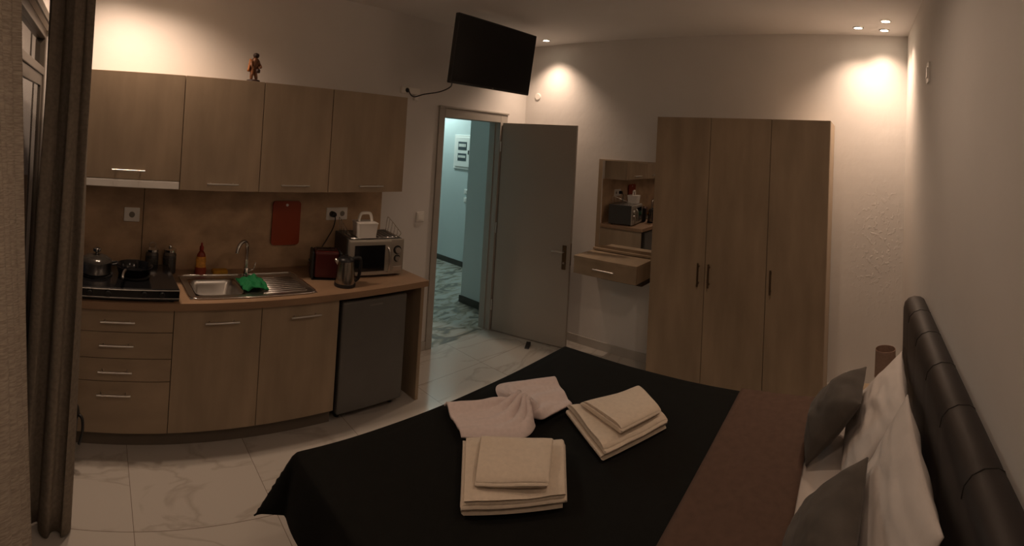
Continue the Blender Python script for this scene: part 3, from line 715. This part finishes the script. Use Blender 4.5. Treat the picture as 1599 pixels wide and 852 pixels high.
# ------------------------------------------------------------------ wardrobe
wx = XW - .543
wd = thing('wardrobe', 'tall three-door light wood wardrobe against the far wall', 'wardrobe', (wx, .86, 0))
yb = [1.509, 1.078, .628, .209]
obj('body', B(.021, XW - wx - .013, .209 - .86, 1.509 - .86, .0, 2.10, .001), M_WOOD, wd)
for i in range(3):
    y1, y0 = yb[i] - .86, yb[i+1] - .86
    d = obj('door', B(0, .018, y0 + .002, y1 - .002, .07, 2.102, .0015), M_WOOD, wd)
    hy = (y0 + .045) if i == 0 else (y1 - .035)
    bm = nb(); hz = .965
    box(bm, -.032, -.022, hy - .007, hy + .007, hz - .085, hz + .085, .003)
    for s in (-1, 1): box(bm, -.022, 0, hy - .005, hy + .005, hz + s*.06 - .006, hz + s*.06 + .006)
    obj('handle', bm, M_BRONZE, d)
obj('plinth', B(.03, .05, .22 - .86, 1.50 - .86, 0, .068), M_WOOD, wd) if False else None

# ------------------------------------------------------------------ mirror and floating drawer shelf
mr = thing('wall_mirror', 'upright mirror on a wood backboard left of the wardrobe, reflecting the kitchen', 'mirror', (XW, 1.98, .907))
obj('backboard', B(-.020, 0, -.335, .335, 0, .831, .001), M_WOOD, mr)
obj('mirror_glass', B(-.025, -.0205, -.310, .290, .045, .820, .001), M_MIRROR, mr)
obj('ledge', B(-.05, -.0205, -.335, .335, .0, .018, .001), M_WOODH, mr)
fs = thing('floating_shelf', 'wall-hung wood vanity shelf with one drawer below the mirror', 'shelf', (XW, 2.01, .75))
obj('shelf_top', B(-.36, 0, -.30, .31, .125, .150, .001), M_WOODH, fs)
obj('drawer_box', B(-.335, 0, -.295, .305, 0, .1245), M_WOOD, fs)
d = obj('drawer', B(-.355, -.337, -.298, .308, 0.0, .1245, .001), M_WOODH, fs)
bm = nb(); tube(bm, [(-.385, -.10, .068), (-.385, .10, .068)], .006)
for s in (-1, 1): tube(bm, [(-.385, s*.075, .068), (-.355, s*.075, .068)], .0045)
obj('handle', bm, M_STEEL, d, smooth=True, sharp=40)
obj('lower_rail', B(-.20, 0, -.28, .12, -.05, -.001, .001), M_GAP, fs)

# ------------------------------------------------------------------ bed
BX0, BX1 = .822, 2.511
bd = thing('bed', 'double bed with dark padded leatherette headboard along the right wall', 'bed', ((BX0+BX1)/2, .70, 0))
cx = (BX0+BX1)/2; cy = .70
def lb(x0, x1, y0, y1, z0, z1, bev=0., seg=2): return B(x0-cx, x1-cx, y0-cy, y1-cy, z0, z1, bev, seg)
obj('base', lb(BX0 + .02, BX1 - .02, -.25, 1.645, .07, .34, .015, 3), M_LEATHER, bd)
obj('mattress', lb(BX0 + .012, BX1 - .012, -.268, 1.655, .341, .60, .05, 5), M_SHEET, bd, smooth=True)
for sx in (BX0 + .10, BX1 - .10):
    for sy in (-.15, 1.52):
        bm = nb(); lathe(bm, [(.025, 0), (.03, .069)], (sx - cx, sy - cy, 0), 14); obj('leg', bm, M_BLACK, bd)
# headboard: padded panels, rounded top, seams between panels
HB0, HB1, HZ = .72, 2.60, 1.135
seams = [HB1 - .0, 2.33, 2.04, 1.73, 1.43, 1.13, HB0]
hbm = nb()
prof = [(-.362, .05), (-.362, HZ - .03), (-.355, HZ - .010), (-.338, HZ), (-.305, HZ + .004), (-.275, HZ - .006), (-.256, HZ - .027), (-.250, HZ - .055), (-.250, .62), (-.272, .60), (-.272, .05)]
xs = []
for a, b in zip(seams[:-1], seams[1:]):
    n = 10
    for k in range(n): xs.append((a + (b - a) * k / n, 4 * (k / n) * (1 - k / n)))
xs.append((seams[-1], 0))
rings = []
for x, puff in xs:
    q = .0025 * (min(1, puff * 2.2)) ** .5 - .0025
    end = min(1, min(HB1 - x, x - HB0) / .05); dz = -.03 * (1 - math.sqrt(max(0, 1 - (1 - end) ** 2)))
    rings.append([hbm.verts.new((x - cx, (y + (q if y > -.35 else 0)) - cy, z + ((q + dz) if z > .5 else 0))) for y, z in prof])
for a, b in zip(rings, rings[1:]):
    for i in range(len(prof)): hbm.faces.new((a[i], a[(i+1) % len(prof)], b[(i+1) % len(prof)], b[i]))
hbm.faces.new(rings[0]); hbm.faces.new(rings[-1])
hbd = obj('headboard', hbm, M_LEATHER, bd, smooth=True, sharp=60)
for x in seams[1:-1]:
    bm = nb(); tube(bm, [(x - cx, y + .000 - cy - (.002 if y > -.3 else 0), z - .002) for y, z in prof[1:8]], .0018, 6)
    obj('seam', bm, M_SEAM, hbd)

# draped covers
def drape(name, y0, y1, z, th, over_x0, over_x1, over_y, m, nx=60, ny=40, wav=.012, r=.05, grow=0.0):
    """cloth over the bed top between y0 and y1, hanging over_x at both long sides and over_y past y1"""
    X0, X1 = BX0 - .006 - grow, BX1 + .006 + grow
    us = [X0 - over_x0 + (X1 - X0 + over_x0 + over_x1) * i / nx for i in range(nx + 1)]
    vs = [y0 + (y1 + over_y - y0) * j / ny for j in range(ny + 1)]
    P = []
    for u in us:
        row = []
        for v in vs:
            dx = (X0 - u) if u < X0 else ((u - X1) if u > X1 else 0); sx = -1 if u < X0 else 1
            dy = max(0, v - y1)
            bx = min(max(u, X0), X1); by = min(v, y1)
            rr = math.hypot(dx, dy)
            zz = z
            if rr > 0:
                corner = min(dx, dy) / rr if rr else 0      # 0 on a side, .707 on the diagonal
                flare = .06 + .38 * corner ** 1.2 + .10 * (corner > 0) * 0
                fold = wav * math.sin((bx * 9 + by * 11) * 1.3 + 1.0) * min(1, rr / .2)
                # round over the edge then hang
                if rr < r * PI / 2:
                    a = rr / r; out = r * math.sin(a) - 0; drop = r * (1 - math.cos(a))
                else:
                    out = r; drop = r + (rr - r * PI / 2)
                s_ = math.sin(math.atan(flare * 1.6)); c_ = math.cos(math.atan(flare * 1.6))
                h2 = (drop) * s_ ; drop2 = drop * c_
                hx, hy = (sx * dx / rr, dy / rr)
                bx += hx * (out * .35 + h2 + fold * (1 if dx else 0)); by += hy * (out * .35 + h2 + fold * (1 if dy else 0)); zz = z - drop2
            else:
                zz = z + .0025 * noise.noise(Vector((u * 4, v * 4, 1.0)))
                e = min(u - X0, X1 - u, (y1 - v) if over_y > 0 else 9)
                if e < .04: zz -= .012 * ((.04 - e) / .04) ** 2
            row.append(Vector((bx, by, zz)))
        P.append(row)
    return obj(name, sheet(P, th), m, smooth=True)
tag(drape('bedspread', .545, 1.665, .618, .006, .265, .265, .265, M_THROW, nx=80, ny=60), 'plain black bedspread covering the foot end of the bed', 'bedspread')
tag(drape('bed_runner', .190, .578, .6285, .006, .30, .30, 0, M_RUNNER, nx=80, ny=16, wav=.004, grow=.014), 'brown bed runner laid across the bed between black bedspread and white sheet', 'bed runner')
# white top sheet at the pillow end
def flat_sheet():
    P = []
    for i in range(41):
        u = BX0 - .008 + (BX1 - BX0 + .016) * i / 40; row = []
        for j in range(21):
            v = -.245 + .765 * j / 20
            row.append(Vector((u, v, .611 + .004 * noise.noise(Vector((u * 5, v * 5, 3))))))
        P.append(row)
    return sheet(P, .006)
tag(obj('bed_sheet', flat_sheet(), M_SHEET, smooth=True), 'white sheet showing between the brown runner and the pillows', 'sheet')

# pillows: superellipse between four corners
def pillow(name, cs, th, m, label, cat, group=None, seed=0, back=1.2, front=.62, wr=1.0):
    BL, BR, TR, TL = [Vector(c) for c in cs]; n = 40
    o3 = (BL + BR + TR + TL) / 4
    nrm = (BR - BL).cross(TL - BL).normalized()
    top, bot = [], []
    for i in range(n + 1):
        ra, rb = [], []
        for j in range(n + 1):
            s, t_ = i / n, j / n
            a, b = 2 * s - 1, 2 * t_ - 1
            ins = .07   # edges bow inwards between the pointed corners
            s2 = .5 + (s - .5) * (1 - ins * (1 - b * b)); t2 = .5 + (t_ - .5) * (1 - ins * (1 - a * a))
            p = lerp(lerp(BL, BR, s2), lerp(TL, TR, s2), t2)
            h = ((1 - abs(a) ** 2.4) * (1 - abs(b) ** 2.4)) ** .55 * th / 2
            w_ = .30 * noise.noise(Vector((s * 3 + seed, t_ * 3, seed))) + .30 * noise.noise(Vector((s * 6 + seed, t_ * 9, seed)))
            h1 = h * (1 + w_ * 1.6) + .003; h2 = h * (1 - w_) + .003
            h1 = h * (1 + w_ * 1.6 * wr) + .003; h2 = h * (1 - w_ * wr) + .003
            ra.append(p + nrm * h1 * back); rb.append(p - nrm * h2 * front)
        top.append(ra); bot.append(rb)
    bm = grid_solid(top, bot)
    zmin = min(v.co.z for v in bm.verts)
    for v in bm.verts: v.co -= o3
    bmesh.ops.remove_doubles(bm, verts=bm.verts[:], dist=.0005)
    o = obj(name, bm, m, smooth=True, loc=o3)
    return tag(o, label, cat, group)
ZB = .622
pillow('pillow', [(1.80, .045, ZB), (2.45, .03, ZB), (2.42, -.232, .91), (1.83, -.205, .92)], .135, M_PILLOW, 'white bed pillow leaning on the far half of the headboard, nearer the lamp', 'pillow', 'white pillows', 3)
pillow('pillow', [(1.12, .0, ZB), (1.80, .02, ZB), (1.83, -.200, .985), (1.15, -.215, .985)], .135, M_PILLOW, 'white bed pillow leaning on the near half of the headboard, cut by the picture bottom', 'pillow', 'white pillows', 8)
pillow('cushion', [(1.97, .178, ZB + .01), (2.33, .168, ZB + .01), (2.35, -.060, .865), (1.97, -.03, .88)], .15, M_GREYC, 'grey velvet cushion leaning on the far white pillow, nearer the lamp', 'cushion', 'grey cushions', 5, .5, 1.35, .35)
pillow('cushion', [(1.20, .165, ZB + .01), (1.62, .155, ZB + .01), (1.64, -.055, .875), (1.20, -.015, .90)], .15, M_GREYC, 'grey velvet cushion leaning on the near white pillow, at the picture bottom', 'cushion', 'grey cushions', 6, .5, 1.35, .35)

# ------------------------------------------------------------------ towels
def folded(name, quad, z, H, layers, m, label, fold_front=True, seed=0, cat='towel', group=None, skew=0.0):
    """a cloth folded back and forth: quad = near-left, near-right, far-right, far-left; the round folds look to the near side"""
    Bq, C_, D, A = [Vector((*q, 0)) for q in quad]   # rolls face the left side, the layered end faces the viewer
    t = H / layers * .80
    path = []   # (depth 0 near .. 1 far, height)
    L = ((A - D).length + (Bq - C_).length) / 2
    r = t / 2 / L
    for k in range(layers):
        zc = (k + .5) * H / layers
        jitter = .035 * math.sin(seed + k * 2.3)
        nearp, farp = (.5 * t / L + abs(jitter), 1 - .5 * t / L - abs(jitter) * .5)
        pts = [(lerp(farp, nearp, q / 8), zc) for q in range(9)] if k % 2 == 0 else [(lerp(nearp, farp, q / 8), zc) for q in range(9)]
        path += pts
        if k < layers - 1:
            e = pts[-1]; s = -1 if k % 2 == 0 else 1; hh = H / layers
            for q in (1, 2, 3):
                a = q * PI / 4; path.append((e[0] + s * math.sin(a) * hh / 2 / L, zc + hh / 2 * (1 - math.cos(a))))
    bm = nb(); n = len(path); nu = 16; rows = []
    for iu in range(nu + 1):
        u = iu / nu; ring = []
        offs = []
        for i, (d, h) in enumerate(path):
            a = path[max(0, i-1)]; b = path[min(n-1, i+1)]
            tx, tz = (b[0] - a[0]) * L, b[1] - a[1]; l = math.hypot(tx, tz) or 1
            offs.append((-tz / l * t * .47, tx / l * t * .47))
        def P_(d, h, i):
            uu = u + .022 * math.sin(seed * 3 + h * 160) * (1 if u > .5 else -1) * (abs(u - .5) * 2) ** 4
            base = lerp(lerp(A, Bq, uu), lerp(D, C_, uu), d)
            hh = h * (1 - .25 * (abs(u - .5) * 2) ** 6 * (h / H)) + .009 * noise.noise(Vector((base.x * 8 + seed, base.y * 8, h * 8))) * (h / H)
            return Vector((base.x, base.y, z + max(hh, 0.0008)))
        for i, (d, h) in enumerate(path): ring.append(bm.verts.new(P_(d + offs[i][0] / L, h + offs[i][1], i)))
        for i in range(n - 1, -1, -1):
            d, h = path[i]; ring.append(bm.verts.new(P_(d - offs[i][0] / L, h - offs[i][1], i)))
        rows.append(ring)
    k = len(rows[0])
    for a, b in zip(rows, rows[1:]):
        for i in range(k): bm.faces.new((a[i], a[(i+1) % k], b[(i+1) % k], b[i]))
    for ring in (rows[0], rows[-1]):
        for i in range(n - 1): bm.faces.new((ring[i], ring[i+1], ring[k-2-i], ring[k-1-i]))
    return tag(obj(name, bm, m, smooth=True, sharp=70), label, cat, group)
ZT = .628
folded('folded_towel', [(1.135, 1.125), (1.415, .900), (1.655, 1.075), (1.378, 1.372)], ZT, .064, 5, M_TOWEL, 'large folded cream towel at the bottom of the stack nearest the camera', seed=1)
folded('folded_towel', [(1.195, 1.125), (1.375, .945), (1.575, 1.075), (1.385, 1.285)], ZT + .067, .034, 3, M_TOWEL, 'smaller folded cream towel on top of the stack nearest the camera', seed=2)
folded('folded_towel', [(1.70, .925), (2.045, .795), (2.165, 1.01), (1.885, 1.225)], ZT, .056, 5, M_TOWEL, 'large folded cream towel at the bottom of the stack nearer the wardrobe', seed=3)
folded('folded_towel', [(1.80, .905), (2.03, .825), (2.165, 1.005), (1.885, 1.15)], ZT + .059, .034, 3, M_TOWEL, 'smaller folded cream towel on top of the stack nearer the wardrobe', seed=4)
# pale towel gathered in the middle like a bow
def bow():
    tops = [(0, 1.500, 1.620), (.18, 1.60, 1.570), (.34, 1.69, 1.485), (.5, 1.755, 1.415), (.62, 1.745, 1.490), (.78, 1.84, 1.590), (1, 2.075, 1.445)]
    bots = [(0, 1.405, 1.405), (.18, 1.575, 1.245), (.34, 1.68, 1.252), (.5, 1.735, 1.318), (.62, 1.765, 1.262), (.78, 1.84, 1.250), (1, 1.940, 1.232)]
    def ev(T_, s):
        pts = smooth_path([(a, b, 0) for _, a, b in T_], 10); f = s * (len(pts) - 1)
        i = min(int(f), len(pts) - 2); return lerp(pts[i], pts[i+1], f - i)
    P = []
    n, mrows = 90, 60
    for i in range(n + 1):
        s = i / n; a, b = ev(tops, s), ev(bots, s); row = []
        # index of the pinch is near the fourth key, s about .5
        g = math.exp(-((s - .5) / .24) ** 2)
        for j in range(mrows + 1):
            v = j / mrows
            vv = v + .012 * math.sin(s * 9) * (1 - abs(2 * v - 1))
            p = lerp(a, b, vv)
            edge = min(v, 1 - v) * 8; edge = min(1, edge)
            z = ZT + .014 + edge * (.012 + .042 * g)
            z += g * .022 * math.sin(v * 30 + s * 16) * edge + .006 * (1 - g) * math.sin(v * 13 + s * 6) * edge
            z += (1 - g) * .010 * edge * math.sin(v * 7 + s * 5 + 1) + .004 * noise.noise(Vector((s * 9, v * 7, 2)))
            row.append(Vector((p.x, p.y, max(z, ZT + .012))))
        P.append(row)
    return sheet(P, .010)
tag(obj('gathered_towel', bow(), M_TOWELP, smooth=True), 'pale pinkish towel gathered in the middle like a bow on the bedspread', 'towel')

# ------------------------------------------------------------------ nightstand, lamp, socket behind the bed
ns = thing('nightstand', 'small low nightstand between bed and wardrobe wall, mostly behind the pillows', 'nightstand', (3.06, -.14, 0))
obj('top', B(-.20, .20, -.20, .16, .36, .38, .002), M_WOODH, ns)
obj('body', B(-.19, .19, -.20, .15, .03, .359, .001), M_WOOD, ns)
obj('drawer', B(-.188, .188, .151, .165, .20, .35, .001), M_WOODH, ns)
lm = thing('table_lamp', 'small bedside lamp with brown drum shade beyond the far pillow', 'lamp', (3.10, -.195, .38))
bm = nb(); lathe(bm, [(.045, 0), (.045, .012), (.012, .018), (.010, .12), (.014, .135)], n=20); obj('base', bm, M_STEEL, lm, smooth=True, sharp=40)
bm = nb(); lathe(bm, [(.066, .115), (.063, .283), (.061, .283), (.064, .115)], n=36, cap=False)
obj('lamp_shade', bm, M_SHADE, lm, smooth=True, sharp=60)
wall_switch('power_socket', 'white socket low on the far wall between wardrobe and lamp', 'socket', (XW, .02, .125), -PI/2, 0.085)

# ------------------------------------------------------------------ curtains
def curtain(name, path, z0, z1, m, label, flare=0.0, lean=0.0):
    pl = smooth_path([(x, y, 0) for x, y in path], 8); c = sum(pl, Vector()) / len(pl); P = []
    for k in range(25):
        t_ = k / 24; z = lerp(z1, z0, t_)
        sc_ = 1 + flare * (t_ - .5); dx = lean * max(0, min(1.6, 2.1 - z))
        P.append([Vector((dx + c.x + (p.x - c.x) * sc_ + .006 * math.sin(t_ * 7 + i * .3), c.y + (p.y - c.y) * sc_ + .006 * math.sin(t_ * 5 + i * .2), z)) for i, p in enumerate(pl)])
    return tag(obj(name, sheet(P, .003), m, smooth=True), label, 'curtain')
near = []
for i in range(22):
    y = .16 + i * .048; near.append((-.228 + (.022 if i % 2 else -.022), y))
curtain('curtain', near, .02, 2.815, M_CURT, 'woven beige curtain filling the left edge, closest to the camera', lean=.08)
far = [(-.20, 2.34), (-.228, 2.26), (-.250, 2.16), (-.240, 2.09), (-.215, 2.085), (-.19, 2.11), (-.172, 2.115), (-.155, 2.08), (-.135, 2.055), (-.115, 2.06), (-.098, 2.085), (-.08, 2.09), (-.062, 2.07), (-.045, 2.08), (-.035, 2.12), (-.05, 2.19), (-.09, 2.25), (-.12, 2.30)]
curtain('curtain', far, .012, 2.815, M_CURT2, 'gathered grey-brown curtain hanging beside the kitchen drawers', flare=.2)
rd = thing('curtain_rail', 'white ceiling curtain rail above the balcony door', 'curtain rail', (-.19, 1.4, 2.80))
obj('rail', B(-.03, .03, -1.4, 1.4, .02, .0505, .002), M_WHITEP, rd)
# ------------------------------------------------------------------ downlights
proto = None
def downlight(x, y, power, label, cone=112):
    t = thing('ceiling_downlight', label, 'ceiling light', (x, y, ZC), 0, 'recessed ceiling downlights')
    bm = nb(); lathe(bm, [(.030, -.001), (.031, -.006), (.042, -.004), (.044, -.0005)], n=28, cap=False); obj('trim_ring', bm, M_CHROME, t, smooth=True, sharp=40)
    bm = nb(); lathe(bm, [(.030, -.0035), (.001, -.0035)], n=24, cap=False)
    lathe(bm, [(.030, -.0035), (.030, -.0005)], n=24, cap=False); obj('bulb', bm, M_BULB, t)
    l = bpy.data.lights.new('spot', 'SPOT'); l.energy = power; l.color = WARM; l.spot_size = math.radians(cone); l.spot_blend = 1.0; l.shadow_soft_size = .03
    lo = bpy.data.objects.new('spot', l); COL.objects.link(lo); lo.location = (0, 0, -.03); lo.parent = t
downlight(3.692, .041, E_RIGHT, 'recessed downlight near the wardrobe corner, leftmost of the three glowing there')
downlight(3.492, -.161, E_RIGHT, 'recessed downlight near the right corner, topmost of the three glowing there')
downlight(3.742, -.164, E_RIGHT, 'recessed downlight near the right corner, lowest of the three glowing there')
downlight(3.697, 2.86, E_TV, 'single glowing recessed downlight just right of the television')
# more of the same, outside the picture: over the kitchen's left end
for x, y, lb_ in ((.08, 2.86, 'recessed downlight over the left end of the kitchen, nearer the window'), (.36, 2.78, 'recessed downlight over the left end of the kitchen, farther from the window')): downlight(x, y, E_LEFT, lb_, 135)
downlight(.18, -.15, E_FILL, 'added fill light shaped as a downlight in the corner behind the camera', 165)  # added fill out of view, wide cone to lift the ambient level
downlight(1.75, .45, E_FILL, 'added fill light shaped as a downlight above the pillow end of the bed', 165)  # second added fill, unseen, softens contrast around the bed

# hallway lamp
hl = thing('hall_lamp', 'round bluish ceiling lamp in the hallway beyond the door', 'ceiling light', (4.35, 5.7, ZC))
bm = nb(); lathe(bm, [(.14, 0), (.14, -.03), (.11, -.06), (.02, -.07)], n=28); obj('diffuser', bm, emitmat('hall_glow', (.55, .85, .95), 3.0), hl, smooth=True)
l = bpy.data.lights.new('hall_light', 'POINT'); l.energy = E_HALL; l.color = (.74, .97, .94); l.shadow_soft_size = .15
lo = bpy.data.objects.new('hall_light', l); COL.objects.link(lo); lo.location = (0, 0, -.3); lo.parent = hl
